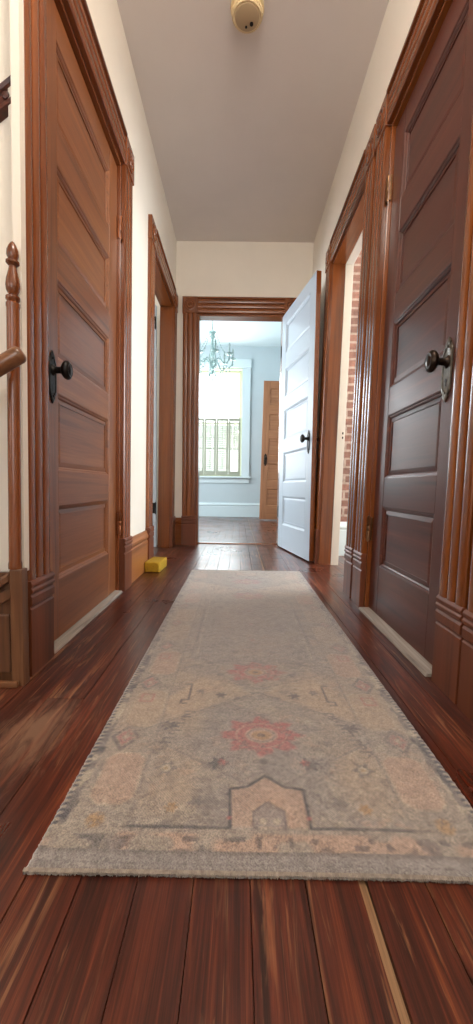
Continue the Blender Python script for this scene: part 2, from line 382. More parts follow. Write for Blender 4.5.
# strike plate on the painted jamb of the right doorway
sp_ = MB(fr).box(R2[1]-.0195, R2[1]-.0175, -.128, -.112, .86, .935).build('strike_plate', M_side, DW['r2'], bevel=.0008)
for zz in (.875, .905): MB(fr).box(R2[1]-.0205, R2[1]-.019, -.1245, -.1155, zz, zz+.015).build('latch_hole', M_black, sp_)
# next doorway along the right wall: only its far casing reaches the frame
nx = empty('trim_6', MR, 'reeded door casing at the right edge, nearest the viewer', 'door frame', kind='structure')
P = casing_profile(.122)
m = MB(fr); m.rings([[(.796+p, d, z) for p, d in P] for z in (.246, ZH)]); m.build('casing', W['casingz'], nx, smooth=True)
q = plinth_profile(.246, .004); m = MB(fr); m.rings([[(s, d, z) for d, z in q] for s in (.792, .9195)]); m.build('plinth_block', W['plinthz'], nx, bevel=.0012)
MB(fr).box(.791, .918, 0, .026, ZH-.004, ZH+.134).build('corner_block', W['casingz'], nx, bevel=.003)

# ------------------------------------------------------------------ baseboards
def baseboard(name, fn, M, s0, s1, mat, label, h=.25, dep=.018):
    P = [(0,0),(dep,0),(dep,h*.74),(dep-.004,h*.76),(dep-.004,h*.79),(dep+.004,h*.82),(dep+.004,h*.88),(dep-.004,h*.93),(dep-.008,h),(0,h)]
    m = MB(fn); m.rings([[(s, d, z) for d, z in P] for s in (s0, s1)]); o = m.build(name, mat, bevel=.001); o.matrix_world = M
    return tag(o, label, 'baseboard', kind='structure')
baseboard('baseboard_left', fl, ML, D1[1]+.127, D2[0]-.127, W['base'], 'golden-brown baseboard on the left wall behind the yellow sponge')
baseboard('baseboard_far', ff, MF, XL, OX[0]-.1285, W['casingx'], 'short dark baseboard left of the far doorway')
baseboard('baseboard_right', fr, MR, R2[1]+.125, YF, W['casingy'], 'brown baseboard on the right wall behind the open white door')

# ------------------------------------------------------------------ doors
ROWS = [(.214,.462),(.579,.832),(.942,1.197),(1.305,1.546),(1.672,1.914)]
def escutcheon(parent, x, y, z, ny, mat, h=.17, w=.05, name='escutcheon'):
    out = []
    n = 28
    prof = []
    for k in range(n+1):
        t = -1+2*k/n; a = abs(t)
        ww = w/2*(1-.18*a*a) if a < .66 else w/2*(.92*(1-((a-.66)/.34)**1.6)*(.78+.16*math.cos((a-.66)*30)))+.001
        prof.append((ww, t*h/2))
    pts = [(x+p, z+q) for p, q in prof]+[(x-p, z+q) for p, q in reversed(prof)]
    def ring(sc, d): return [(x+(px-x)*sc, y+ny*d, z+(pz-z)*sc) for px, pz in pts]
    m = MB(); m.rings([ring(1, 0), ring(1, .003), ring(.93, .0055), ring(.80, .0055), ring(.76, .0035)])
    o = m.build(name, mat, parent, smooth=True)
    kh = MB(); kh.lathe([(.006,.0),(.006,.0042)], (x, y if ny > 0 else y-.0042, z-h*.17), 'y', 12); kh.box(x-.0028, x+.0028, min(y, y+ny*.0042), max(y, y+ny*.0042), z-h*.17-.016, z-h*.17)
    kh.build('keyhole', M_black, o)
    for e in (-1, 1):
        sc = MB(); sc.lathe([(.0001,.0),(.0052,.0),(.0052,.0062),(.003,.0075),(.0002,.0078)] if ny > 0 else [(.0001,0),(.0052,0),(.0052,-.0062),(.003,-.0075),(.0002,-.0078)], (x, y, z+e*h*.36), 'y', 12); sc.build('screw', mat, o, smooth=True)
    return o
def knob(parent, x, y, z, ny, mat, R=.028, L=.062):
    p = [(.015,0),(.017,.004),(.012,.008),(.0095,.014),(.009,.030),(.0115,.034),(R*.72,.039),(R*.96,.046),(R,.052),(R*.93,.058),(R*.7,.0625),(R*.55,.0615),(R*.4,.064),(.0005,.065)]
    k = L/.065
    m = MB(); m.lathe([(r, ny*h*k) for r, h in p], (x, y, z), 'y', 24, 1, 1.12)
    return m.build('door_knob', mat, parent, smooth=True)
def make_door(name, M, w, h, rows, mats, label, hw=(), t=.036, stile=.105, edge=None, group=None):
    r = empty(name, M, label, 'door', group, 'structure')
    mv, mh, mp = mats; z0 = .012
    for a, b in ((0, stile), (w-stile, w)):
        o = MB().box(a, b, 0, t, z0, h).build('stile', [mv, edge or mv], r, bevel=.002)
        if edge:
            for p in o.data.polygons:
                if abs(p.normal.x) > .9 and a > 0 and p.center.x > w-.01: p.material_index = 1
    zs = [z0]+[v for ab in rows for v in ab]+[h]
    for i in range(0, len(zs), 2): MB().box(stile, w-stile, .0005, t-.0005, zs[i], zs[i+1]).build('rail', mh, r, bevel=.0015)
    for a, b in rows:
        x0, x1 = stile, w-stile; d = .011
        pm = MB(); g = .014; e = .030
        def lay(i, y): return [(x0+i, y, a+i), (x1-i, y, a+i), (x1-i, y, b-i), (x0+i, y, b-i)]
        pm.rings([lay(0, d), lay(g, d), lay(e, d-.003), lay(e, t-d+.003), lay(g, t-d), lay(0, t-d)])
        pn = pm.build('panel', mp, r)
        for y0, sg in ((0, 1), (t, -1)):
            mo = MB()
            prof = [(0, .0005), (.003, .0015), (.005, .0045), (.009, .0055), (.0125, .0085), (.014, d)]
            mo.rings([lay(i, y0+sg*dd) for i, dd in prof], cap=False)
            mo.build('panel_moulding', mh, pn)
    for kx, kz, sides, pm_, km, R, ph, pw in hw:
        for s in sides:
            y, ny = (0, -1) if s == 'a' else (t, 1)
            escutcheon(r, kx, y, kz-.022, ny, pm_, ph, pw); knob(r, kx, y, kz, ny, km, R)
    return r
def hinge(parent, x, y, z, mat, h=.09, leaf=None, r=.0065):
    m = MB(); m.lathe([(.0005,-.008-h/2),(r*.7,-.006-h/2),(r*.55,-h/2),(r,-h/2),(r,-.012),(r*.92,-.011),(r,-.010),(r,.010),(r*.92,.011),(r,.012),(r,h/2),(r*.55,h/2),(r*.75,h/2+.005),(.0005,h/2+.009)], (x, y, z), 'z', 12)
    o = m.build('hinge', mat, parent, smooth=True)
    if leaf:
        x0, x1, y0, y1 = leaf; lf = MB().box(x0, x1, y0, y1, z-h/2, z+h/2).build('hinge_leaf', mat, o, bevel=.0008)
    return o
def RZ(a): return Matrix.Rotation(math.radians(a), 4, 'Z')
t = .036
# closed brown door, left
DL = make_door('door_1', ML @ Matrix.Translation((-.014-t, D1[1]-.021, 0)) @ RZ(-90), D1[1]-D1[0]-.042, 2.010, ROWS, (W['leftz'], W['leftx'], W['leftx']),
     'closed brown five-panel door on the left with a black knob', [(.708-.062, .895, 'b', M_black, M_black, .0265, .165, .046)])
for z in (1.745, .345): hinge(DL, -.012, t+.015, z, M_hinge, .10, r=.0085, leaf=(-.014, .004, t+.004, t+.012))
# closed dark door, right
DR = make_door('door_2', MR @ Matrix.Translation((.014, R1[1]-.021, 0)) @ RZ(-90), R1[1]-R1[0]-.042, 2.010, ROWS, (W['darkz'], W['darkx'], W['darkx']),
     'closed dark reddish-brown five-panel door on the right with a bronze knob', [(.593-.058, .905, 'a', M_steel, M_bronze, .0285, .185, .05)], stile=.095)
for z in (1.78, .36): hinge(DR, -.012, -.015, z, M_hbr, .10, r=.0085, leaf=(-.014, .004, -.012, -.004))
# white open door at the far doorway
ang = math.degrees(math.atan2(2.72-3.455, .513-.366))
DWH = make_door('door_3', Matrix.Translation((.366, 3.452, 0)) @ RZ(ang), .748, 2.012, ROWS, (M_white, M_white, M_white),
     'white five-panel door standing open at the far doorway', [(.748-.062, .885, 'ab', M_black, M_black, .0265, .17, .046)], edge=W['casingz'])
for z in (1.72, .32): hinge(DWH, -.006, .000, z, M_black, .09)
# white door opened into the left room
DLW = make_door('door_4', Matrix.Translation((XL-T-.004, D2[1]-.024, 0)) @ RZ(180), .70, 2.018, ROWS, (M_white, M_white, M_white),
     'white door with black hinges seen edge-on inside the left open doorway', [(.70-.06, .90, 'b', M_black, M_black, .0265, .17, .046)])
for z in (1.87, .345): hinge(DLW, .004, t+.004, z, M_black, .09, leaf=(.004, .034, t, t+.003))
# oak door in the bright room
DO = make_door('door_5', Matrix.Translation((1.09, 6.22, 0)) @ Matrix.Rotation(math.radians(.9), 4, 'Y') @ RZ(180), .74, 2.2, [(a*1.09, b*1.09) for a, b in ROWS], (W['oakz'], W['oakx'], W['oakx']),
     'light oak panelled door standing open in the bright far room', [(.74-.065, .985, 'b', M_bronze, M_bronze, .026, .2, .05)])
for z in (1.85, .3): hinge(DO, -.004, t+.003, z, M_bronze, .09)

# door stop hook at the foot of the right wall behind the white door
hk = empty('door_hook', MR @ Matrix.Translation((0, 2.83, 0)), 'small metal door hook low on the wall beside the white door', 'hook')
MB().box(-.004, 0, -.012, .012, .285, .345).build('back_plate', M_steel, hk, bevel=.001)
MB().tube([(-.003,0,.325),(-.022,0,.322),(-.034,-.004,.312),(-.034,-.008,.296),(-.024,-.010,.288)], .004).build('hook_arm', M_steel, hk, smooth=True)

# ------------------------------------------------------------------ rooms beyond
def I(x, y, z): return (x, y, z)
YB, ZB = 6.89, 2.985
WX = (-.85, .053); WZ = (.72, 2.61)
wall_boxes(I, [(-2.3,-2.05,YB,YB+.14,0,ZB),(-2.05,-1.2,YB,YB+.14,0,WZ[0]),(-2.05,-1.2,YB,YB+.14,WZ[1],ZB),(-1.2,WX[0],YB,YB+.14,0,ZB),(WX[0],WX[1],YB,YB+.14,0,WZ[0]),(WX[0],WX[1],YB,YB+.14,WZ[1],ZB),(WX[1],1.3,YB,YB+.14,0,ZB)], 'wall_back', M_wblue, Matrix(), 'pale blue window wall of the bright far room')
wall_boxes(I, [(1.14,1.26,YF+.1,YB,0,ZB)], 'wall_back_right', M_wblue, Matrix(), 'pale blue side wall of the far room behind the oak door')
wall_boxes(I, [(-2.3,-2.2,YF+.1,4.4,0,ZB),(-2.3,-2.2,4.4,6.2,0,.8),(-2.3,-2.2,4.4,6.2,2.6,ZB),(-2.3,-2.2,6.2,YB,0,ZB)], 'wall_back_left', M_wblue, Matrix(), 'pale blue side wall of the far room with an unseen opening added for fill light')
wall_boxes(I, [(-2.3,OX[0],YF+.1,YF+.13,0,ZB),(OX[0],OX[1],YF+.1,YF+.13,ZF,ZB),(OX[1],1.3,YF+.1,YF+.13,0,ZB)], 'wall_back_front', M_wblue, Matrix(), 'pale blue inner face of the wall around the far doorway')
b = MB().box(-2.3, 1.3, YF+.1, YB+.14, ZB, ZB+.08); tag(b.build('ceiling_back', M_wceil), 'bright white ceiling of the far room', 'ceiling', kind='structure')
baseboard('baseboard_back', lambda s,d,z:(s,-d,z), Matrix.Translation((0,YB,0)), -2.2, 1.13, M_whitetrim, 'white baseboard under the far window', .25, .022)
# left side room
wall_boxes(I, [(-3.1,-3.0,2.0,YF,0,.8),(-3.1,-3.0,2.0,YF,2.3,ZC),(-3.1,XL-T,1.9,2.0,0,ZC),(-3.1,-.82,YF,YF+.09,0,ZC)], 'wall_left_room', M_side, Matrix(), 'pale wall of the room through the left doorway')
b = MB().box(-3.1, XL-T-.001, 1.9, YF, ZC, ZC+.07); tag(b.build('ceiling_left_room', M_side), 'pale ceiling of the room through the left doorway', 'ceiling', kind='structure')
# right side room: brick chimney breast facing the viewer
wall_boxes(I, [(.80,1.9,3.06,3.3,0,ZC)], 'wall_brick', M_brick, Matrix(), 'old red brick wall seen through the right doorway')
baseboard('baseboard_brick', lambda s,d,z:(s,-d,z), Matrix.Translation((0,3.06,0)), .80, 1.9, M_whitetrim, 'cream baseboard at the foot of the brick wall', .27, .022)
wall_boxes(I, [(2.9,3.0,1.6,3.3,0,.7),(2.9,3.0,1.6,3.3,2.3,ZC),(.76,3.0,1.78,1.88,0,ZC),(1.9,3.0,3.2,3.3,0,ZC)], 'wall_right_room', M_side, Matrix(), 'cream wall of the room through the right doorway')
b = MB().box(.76, 3.0, 1.7, 3.3, ZC+.02, ZC+.09); tag(b.build('ceiling_right_room', M_side), 'cream ceiling of the room through the right doorway', 'ceiling', kind='structure')

# window ----------------------------------------------------------------------
wn = empty('window_1', (0, YB, 0), 'tall bright sash window of the far room with half shutters', 'window', kind='structure')
cwid = .141
MB().box(WX[1], WX[1]+cwid, -.028, 0, WZ[0]+.001, WZ[1]).build('side_casing', M_whitetrim, wn, bevel=.004)
MB().box(WX[0]-cwid, WX[0], -.028, 0, WZ[0]+.001, WZ[1]).build('side_casing', M_whitetrim, wn, bevel=.004)
MB().box(WX[0]-cwid-.012, WX[1]+cwid+.012, -.036, 0, WZ[1], WZ[1]+.145).build('head_casing', M_whitetrim, wn, bevel=.004)
MB().box(WX[0]-cwid-.03, WX[1]+cwid+.03, -.065, .02, WZ[0]-.03, WZ[0]).build('sill', M_whitetrim, wn, bevel=.005)
MB().box(WX[0]-cwid, WX[1]+cwid, -.02, 0, WZ[0]-.12, WZ[0]-.031).build('apron', M_whitetrim, wn, bevel=.003)
for a, b2 in ((WX[0], WX[0]+.022), (WX[1]-.022, WX[1])): MB().box(a, b2, .0, .13, WZ[0], WZ[1]).build('stop', M_sash, wn, bevel=.002)
MB().box(WX[0]+.022, WX[1]-.022, 0, .13, WZ[1]-.022, WZ[1]).build('stop', M_sash, wn, bevel=.002)
def sash(z0, z1, y):
    x0, x1 = WX[0]+.022, WX[1]-.022; s = .038
    m = MB().box(x0, x0+s, y, y+.03, z0, z1).box(x1-s, x1, y, y+.03, z0, z1).box(x0+s, x1-s, y, y+.03, z0, z0+s*1.2).box(x0+s, x1-s, y, y+.03, z1-s, z1)
    o = m.build('sash', M_sash, wn, bevel=.002); MB().box(x0+s, x1-s, y+.012, y+.016, z0+s*1.2, z1-s).build('pane', M_glass, o)
sash(1.64, WZ[1]-.022, .095); sash(WZ[0], 1.68, .060)
# four half-height shutters
edges = [-.826, -.612, -.397, -.182, .031]
SHZ = (.735, 1.745)
for i, (a, b2) in enumerate(zip(edges[:-1], edges[1:])):
    lab = ['leftmost narrow cream shutter in the lower half of the far window', 'second narrow cream shutter from the left in the far window', 'third narrow cream shutter from the left in the far window', 'rightmost narrow cream shutter in the lower half of the far window'][i]
    sh = empty('window_shutter', ((a+b2)/2, YB+.012, SHZ[0]), lab, 'shutter', 'half shutters in the far window')
    w2 = (b2-a)/2-.004; H = SHZ[1]-SHZ[0]
    for sx in (-1, 1):
        MB().box(min(sx*w2, sx*(w2-.032)), max(sx*w2, sx*(w2-.032)), 0, .022, 0, H).build('stile', M_shutter, sh, bevel=.002)
    for z0, z1 in ((0, .075), (H-.05, H), (H*.46, H*.46+.018)): MB().box(-w2+.032, w2-.032, .002, .020, z0, z1).build('rail', M_shutter, sh, bevel=.002)
    lv = MB(); k = 0; z = .10
    while z < H-.06:
        if abs(z-H*.46-.01) > .025:
            lv.rings([[(x, .004, z), (x, .006, z+.0015), (x, .018, z+.007), (x, .017, z+.0055)] for x in (-w2+.032, w2-.032)])
        z += .034
    lv.build('louvres', M_shutter, sh)
    MB().box(-.0035, .0035, -.006, 0, .12, H-.08).build('tilt_rod', M_shutter, sh)

# pale board fence added outside to cut the glare behind the half shutters
fe = empty('window_backdrop', (-.4, 9.6, -.4), 'pale grey-green board fence added outside to dim the lower half of the far window', 'backdrop')
M_backdrop = paint('pale_backdrop_paint', (112,120,106), .7, .15, .1, 6)
for k in range(16):
    MB().box(-2.0+k*.25, -1.755+k*.25, 0, .025, 0, 2.52).build('board', M_backdrop, fe, bevel=.004)
for z in (.5, 1.3, 2.15): MB().box(-2.0, 2.0, -.04, -.001, z, z+.09).build('rail', M_backdrop, fe, bevel=.004)

# chandelier ------------------------------------------------------------------
ch = empty('chandelier', (-.365, 5.2, ZB), 'crystal chandelier with curved arms hanging in the bright far room', 'chandelier')
MB().lathe([(.0005,0),(.06,0),(.062,-.008),(.045,-.022),(.02,-.034),(.006,-.04)], (0,0,0), 'z', 24).build('canopy', M_chand, ch, smooth=True)
MB().tube([(0,0,-.035),(0,0,-.42)], .006, 10).build('rod', M_chand, ch, smooth=True)
zc = -.415
MB().lathe([(.008,0),(.045,-.004),(.052,-.014),(.03,-.022),(.022,-.05),(.04,-.062),(.03,-.078),(.017,-.10),(.017,-.20),(.026,-.24),(.03,-.30),(.018,-.34),(.028,-.36),(.058,-.40),(.062,-.43),(.04,-.47),(.022,-.485),(.032,-.51),(.020,-.54),(.0005,-.56)], (0,0,zc), 'z', 20).build('column', M_crystal, ch, smooth=True)
for k in range(8):
    a = 2*PI*k/8+.2; ca, sa = math.cos(a), math.sin(a)
    def pt(r, z): return (r*ca, r*sa, zc+z)
    arm = MB().tube([pt(.03,-.41),pt(.07,-.37),(pt(.11,-.36)),pt(.15,-.40),pt(.185,-.445),pt(.225,-.45),pt(.262,-.42),pt(.275,-.375),pt(.275,-.35)], .0085, 8).build('arm', M_crystal, ch, smooth=True)
    MB().lathe([(.008,0),(.05,.012),(.054,.018),(.02,.012),(.014,.02),(.0145,.035),(.0005,.036)], pt(.275,-.352), 'z', 16).build('drip_dish', M_crystal, arm, smooth=True)
    MB().lathe([(.011,0),(.011,.075),(.0135,.085),(.009,.105),(.0005,.125)], pt(.275,-.318), 'z', 10).build('candle_bulb', M_chand, arm, smooth=True)
    for rr, zz, L in ((.275,-.36,.07), (.19,-.455,.06), (.235,-.45,.055)):
        MB().lathe([(.0005,0),(.003,-.004),(.003,-L*.4),(.012,-L*.62),(.009,-L*.85),(.0005,-L)], pt(rr, zz), 'z', 8).build('crystal_drop', M_crystal, arm, smooth=True)
    p0, p1 = Vector(pt(.045,-.02)), Vector(pt(.255,-.34)); bd = MB()
    for j in range(14):
        u = j/13; p = p0.lerp(p1, u); p.z -= .06*math.sin(PI*u)
        bd.lathe([(.0005,.009),(.0075,.003),(.0075,-.003),(.0005,-.009)], tuple(p), 'z', 6)
    bd.tube([tuple(p0.lerp(p1, u/13)-Vector((0,0,.06*math.sin(PI*u/13)))) for u in range(14)], .0015, 4)
    bd.build('bead_string', M_crystal, ch)
for r, z, n in ((.05, -.5, 8),):
    for k in range(n):
        a = 2*PI*k/n; L = .085
        MB().lathe([(.0005,0),(.003,-.006),(.003,-L*.4),(.012,-L*.65),(.008,-L*.88),(.0005,-L)], (r*math.cos(a), r*math.sin(a), zc+z), 'z', 8).build('crystal_drop', M_crystal, ch, smooth=True)
MB().lathe([(.0005,0),(.003,-.008),(.003,-.03),(.020,-.055),(.020,-.075),(.0005,-.1)], (0,0,zc-.555), 'z', 10).build('finial', M_crystal, ch, smooth=True)

# smoke detector ----------------------------------------------------------------
sd = empty('smoke_detector', (.010, 1.850, ZC), 'round yellowed smoke detector on the hallway ceiling', 'smoke detector')
MB().lathe([(.0005,0),(.074,0),(.075,-.006),(.072,-.012),(.066,-.014),(.0005,-.014)], (0,0,0), 'z', 48).build('base_ring', M_det, sd, smooth=True)
MB().lathe([(.0005,-.013),(.066,-.013),(.067,-.018),(.064,-.034),(.061,-.038),(.059,-.036),(.0005,-.036)], (0,0,0), 'z', 48).build('body', M_det, sd, smooth=True)
vb = MB()
for k in range(44):
    a = 2*PI*k/44; m0 = Matrix.Rotation(a, 3, 'Z')
    vs = [m0 @ Vector((x, y, z)) for x in (.063,.0685) for y in (-.0018,.0018) for z in (-.033,-.016)]
    vb.add([tuple(v) for v in vs], [(0,1,3,2),(4,6,7,5),(0,4,5,1),(2,3,7,6),(0,2,6,4),(1,5,7,3)])
vb.build('vent_ribs', M_det, sd)
MB().lathe([(.0005,-.034),(.054,-.034),(.053,-.0395),(.047,-.042),(.0005,-.0425)], (0,0,0), 'z', 40).build('face', M_detf, sd, smooth=True)
MB().lathe([(.0005,-.041),(.0085,-.041),(.008,-.0455),(.0005,-.0462)], (.020,.020,0), 'z', 14).build('test_button', M_black, sd, smooth=True)
MB().lathe([(.0005,-.041),(.0055,-.041),(.005,-.0445),(.0005,-.045)], (-.004,.032,0), 'z', 12).build('indicator', M_black, sd, smooth=True)

# yellow sponge ---------------------------------------------------------------
def sponge():
    bm = bmesh.new(); bmesh.ops.create_cube(bm, size=1)
    bmesh.ops.subdivide_edges(bm, edges=bm.edges, cuts=14, use_grid_fill=True)
    rng = random.Random(3)
    for v in bm.verts:
        x, y, z = v.co
        k = 1-.03*(abs(2*z)**2)
        ex = sum(1 for c in (x, y, z) if abs(c) > .49)
        s = .97 if ex >= 2 else 1
        v.co = Vector((x*.096*k*s, y*.205*k*s, z*.062*(s if z > 0 else 1)+.031))
        v.co += Vector((rng.uniform(-1,1), rng.uniform(-1,1), rng.uniform(-1,1) if z > -.49 else 0))*.0011
    me = bpy.data.meshes.new('sponge'); bm.to_mesh(me); bm.free()
    me.materials.append(M_sponge); me.polygons.foreach_set('use_smooth', [True]*len(me.polygons))
    o = bpy.data.objects.new('sponge', me); COL.objects.link(o); o.location = (-.519, 2.445, .0005); o.rotation_euler = (0,0,math.radians(-3))
    tag(o, 'yellow block sponge on the floor against the left baseboard', 'sponge')
sponge()

# ------------------------------------------------------------------ stair pieces at the left edge
nw = empty('newel_post', Matrix.Translation((-.581, .996, .3125)) @ Matrix.Rotation(.014, 4, 'Y'), 'slim turned wooden post with acorn top at the left edge', 'post')
MB().lathe([(.0005,0),(.0165,0),(.0165,.012),(.0150,.02),(.0150,0.630),(.0150,0.660),(.0162,0.664),(.0162,0.672),(.0120,0.676)], (0,0,0), 'z', 20).build('shaft', W['redz'], nw, smooth=True)
MB().lathe([(.0115,0.675),(.0165,0.681),(.0165,0.688),(.0100,0.694),(.0150,0.703),(.0168,0.715),(.0150,0.732),(.0100,0.752),(.0085,0.762),(.0155,0.769),(.0155,0.774),(.0100,0.778),(.0140,0.788),(.0135,0.800),(.0090,0.812),(.0040,0.820),(.0005,0.823)], (0,0,0), 'z', 24).build('finial', W['redz'], nw, smooth=True)
sp = empty('stair_panelling', (0, 0, 0), 'low panelled wooden stair base under the slim turned post', 'panelling')
MB().box(-.590, -.557, .982, 1.012, 0, .312).build('corner_post', W['panel'], sp, bevel=.003)
MB().box(-.95, -.591, 1.000, 1.012, 0, .30).build('backing', W['panel'], sp, bevel=.001)
def slope(x): return .300+(x+.590)*.62
m = MB(); m.rings([[(x, y, max(.02, slope(x)+dz)) for y, dz in ((.980,-.02),(.980,-.002),(.986,.006),(1.012,.006),(1.012,-.02))] for x in (-.591, -.95)]); m.build('cap_rail', W['panel'], sp, bevel=.002)
m = MB(); m.rings([[(x, y, max(.015, slope(x)-.035+dz)) for y, dz in ((.990,-.03),(.990,0),(1.002,0),(1.002,-.03))] for x in (-.591, -.95)]); m.build('top_rail', W['panel'], sp, bevel=.002)
MB().box(-.95, -.598, .993, 1.002, .03, .19).build('raised_panel', W['panel'], sp, bevel=.004)
MB().box(-.95, -.568, .971, .981, 0, .018).build('shoe_moulding', W['rail'], sp, bevel=.004)
# handrail: rises to a rounded end in front of the casing
hr = empty('handrail', (0, 0, 0), 'short end of a round wooden handrail at the left edge', 'handrail')
A = Vector((-.522, .945, .848)); B = Vector((-1.0, .88, .53)); dirv = (B-A).normalized()
MB().tube([A+dirv*k for k in (0, .004, .012, .1, .3, (B-A).length)], [.013,.0185,.0205,.0205,.0205,.0205], 16).build('rail', W['rail'], hr, smooth=True)
MB().tube([Vector((-.75,.914,.69)), Vector((-.752,.99,.68)), Vector((-.752,1.049,.69))], .006, 8).build('bracket', M_black, hr, smooth=True)
MB().lathe([(.0005,0),(.022,0),(.020,-.005),(.0005,-.006)], (-.752,1.050,.69), 'y', 16).build('bracket_plate', M_black, hr, smooth=True)
# carved rake moulding high on the stairwell wall
wm = empty('wall_moulding', (0, 0, 0), 'carved dark wooden moulding end high on the stairwell wall', 'moulding')
u = Vector((-.80, 0, -.60)); n_ = Vector((.60, 0, -.80)); O = Vector((-.574, 1.050, 1.563))
def mo(prof, name, mat):
    m = MB(); R = []
    for k in (0, .5):
        R.append([tuple(O+u*k+Vector((0 if k else 0, -d, 0))+n_*q + (u*(q*.75) if k == 0 else Vector())) for q, d in prof])
    m.rings(R); return m.build(name, mat, wm, bevel=.001)
mo([(0,0),(0,.020),(.006,.024),(.012,.020),(.016,.014),(.034,.014),(.038,.018),(.046,.018),(.05,.012),(.054,0)], 'rail', W['darkx'])
cv = MB()
for k in range(14):
    c = O+u*(.02+k*.032)+n_*.025+Vector((0,-.014,0))
    cv.lathe([(.0105,0),(.009,-.003),(.005,-.005),(.0005,-.006)], tuple(c), 'y', 8)
cv.build('carving', W['darkx'], wm)

# ------------------------------------------------------------------ the rug
def build_rug():
    x0, x1, y0, y1 = -.285, .400, .493, 2.415
    nx, ny = 232, 640
    cx = (x0+x1)/2; hw = (x1-x0)/2
    X, Y = np.meshgrid(np.linspace(-hw, hw, nx), np.linspace(y0, y1, ny))
    rs = np.random.RandomState(5)
    def vn(sx, sy, seed):
        r = np.random.RandomState(seed); gx = int(2*hw/sx)+3; gy = int((y1-y0)/sy)+3; g = r.rand(gy, gx)
        fx = (X+hw)/sx; fy = (Y-y0)/sy; ix = fx.astype(int); iy = fy.astype(int); tx = fx-ix; ty = fy-iy
        tx = tx*tx*(3-2*tx); ty = ty*ty*(3-2*ty)
        return (g[iy,ix]*(1-tx)+g[iy,ix+1]*tx)*(1-ty)+(g[iy+1,ix]*(1-tx)+g[iy+1,ix+1]*tx)*ty
    big = .6*vn(.09,.09,1)+.4*vn(.035,.035,2); med = .5*vn(.018,.018,3)+.5*vn(.009,.009,4); fine = vn(.0045,.0045,6); hf = rs.rand(ny, nx)*.6+.4*((np.sin(X*2*PI/.009+Y*2*PI/.0125)+1)/2)
    T_ = np.minimum(Y-y0, y1-Y); V = y0+T_           # the two ends mirror each other
    a = np.abs(X)
    def c3(*k): return np.array(lin(*k)[:3])
    grey, taupe, beige, pink = c3(142,136,134), c3(157,146,135), c3(174,154,134), c3(182,152,134)
    pale, slate, navy, red, ochre = c3(182,170,152), c3(114,109,110), c3(78,77,86), c3(166,96,98), c3(164,130,92)
    g_ = np.clip((1.42-Y)/.5, 0, 1); gain = .6+.4*g_*g_*(3-2*g_)   # pattern blends in more weakly towards the far half
    C = np.empty((ny, nx, 3)); C[:] = taupe
    def blend(mask, col, op=1.):
        nonlocal C
        k = np.clip(mask*op*gain, 0, 1)[..., None]; C = C*(1-k)+col*k
    def sm(d, w=.002): return np.clip(.5-d/w, 0, 1)   # 1 inside (d<0)
    def wear(lo=.3, hi=.6, n=None): return np.clip(((n if n is not None else .5*med+.5*fine)-lo)/(hi-lo), 0, 1)
    def box(cx_, cy_, wx, wy, U=None): return np.maximum(np.abs((X if U is None else U)-cx_)-wx, np.abs(V-cy_)-wy)
    def line(pts, w, U=None):
        U = X if U is None else U; d = np.full(X.shape, 9.)
        for (ax, ay), (bx, by) in zip(pts[:-1], pts[1:]):
            L2 = (bx-ax)**2+(by-ay)**2; t = np.clip(((U-ax)*(bx-ax)+(V-ay)*(by-ay))/L2, 0, 1)
            d = np.minimum(d, np.hypot(U-ax-t*(bx-ax), V-ay-t*(by-ay)))
        return d-w
    blend(np.clip((big-.38)*3, 0, 1), grey, .8)
    # scattered woven flecks of the worn pattern
    fk = vn(.011,.008,21)*.6+vn(.024,.017,22)*.4
    blend(np.clip((fk-.60)*9,0,1), slate, .42); blend(np.clip((.38-fk)*9,0,1), pale, .34)
    fk2 = vn(.013,.009,23)*.5+vn(.05,.04,24)*.5; blend(np.clip((fk2-.66)*9,0,1), navy, .30); blend(np.clip((.33-fk2)*9,0,1), pink, .42)
    # beige ground between the two medallions and by the sides
    band = sm(np.maximum(.955-.50*a-V, V-(1.005-.06*np.cos(a*26)-.10*a)), .02); blend(band*wear(.1,.6,.6*big+.4*med), beige, .8)
    blend(sm(np.maximum(a-.22, np.abs(V-.84)-.24), .05)*sm(.13-a, .03), beige, .45)
    # central field
    blend(sm(np.maximum(a-.195, 1.13-V), .012), grey, .55)
    for s in (.195, .178): blend(sm(np.abs(a-s)-.002)*sm(1.15-V)*wear(.35,.6), slate if s > .19 else pale, .75)
    blend(sm(np.maximum(np.abs(a-.19)-.003, np.abs(V-1.40)-.13))*wear(.25,.5), slate, .9)
    # hexagon round the near medallion
    hx = np.abs(V-.795)*1.0+a*.62-.165
    blend(sm(hx, .03)*wear(.15,.75,.7*big+.3*med), grey, .6); blend(sm(np.abs(hx)-.0025)*wear(.3,.55), slate, .8)
    hx2 = np.abs(V-1.075)*1.15+a*.5-.115; blend(sm(hx2, .03)*wear(.15,.75,.7*big+.3*med), grey, .6); blend(sm(np.abs(hx2)-.002)*wear(.3,.55), slate, .7)
    # medallions: serrated red flowers with a pale heart
    def flower(cy, R, op, U=None, cx_=0):
        U = X if U is None else U
        ux = (U-cx_)*.95; uy = (V-cy)*1.3; r = np.hypot(ux, uy); th = np.arctan2(uy, ux)
        rr = R*(.84+.13*np.cos(8*th)+.05*np.cos(19*th))
        blend(sm(r-rr*1.05, .012)*wear(.22,.55,.3*big+.35*med+.35*fine), red, op)
        blend(sm(np.abs(r-R*.62)-.0022)*wear(.35,.6), pale, .6*op)
        blend(sm(r-R*.40, .004), pale, .8*op); blend(sm(np.abs(r-R*.33)-.003), slate, .7*op); blend(sm(r-R*.24, .003), ochre, .8*op); blend(sm(r-R*.10, .003), navy, .8*op)
        for k in range(8):
            an = PI/4*k+.39; blend(sm(np.hypot(ux-math.cos(an)*R*.72, uy-math.sin(an)*R*.72)-.005)*wear(.3,.5), navy, .5*op)
    flower(.788, .082, .85); flower(1.066, .078, .85); 
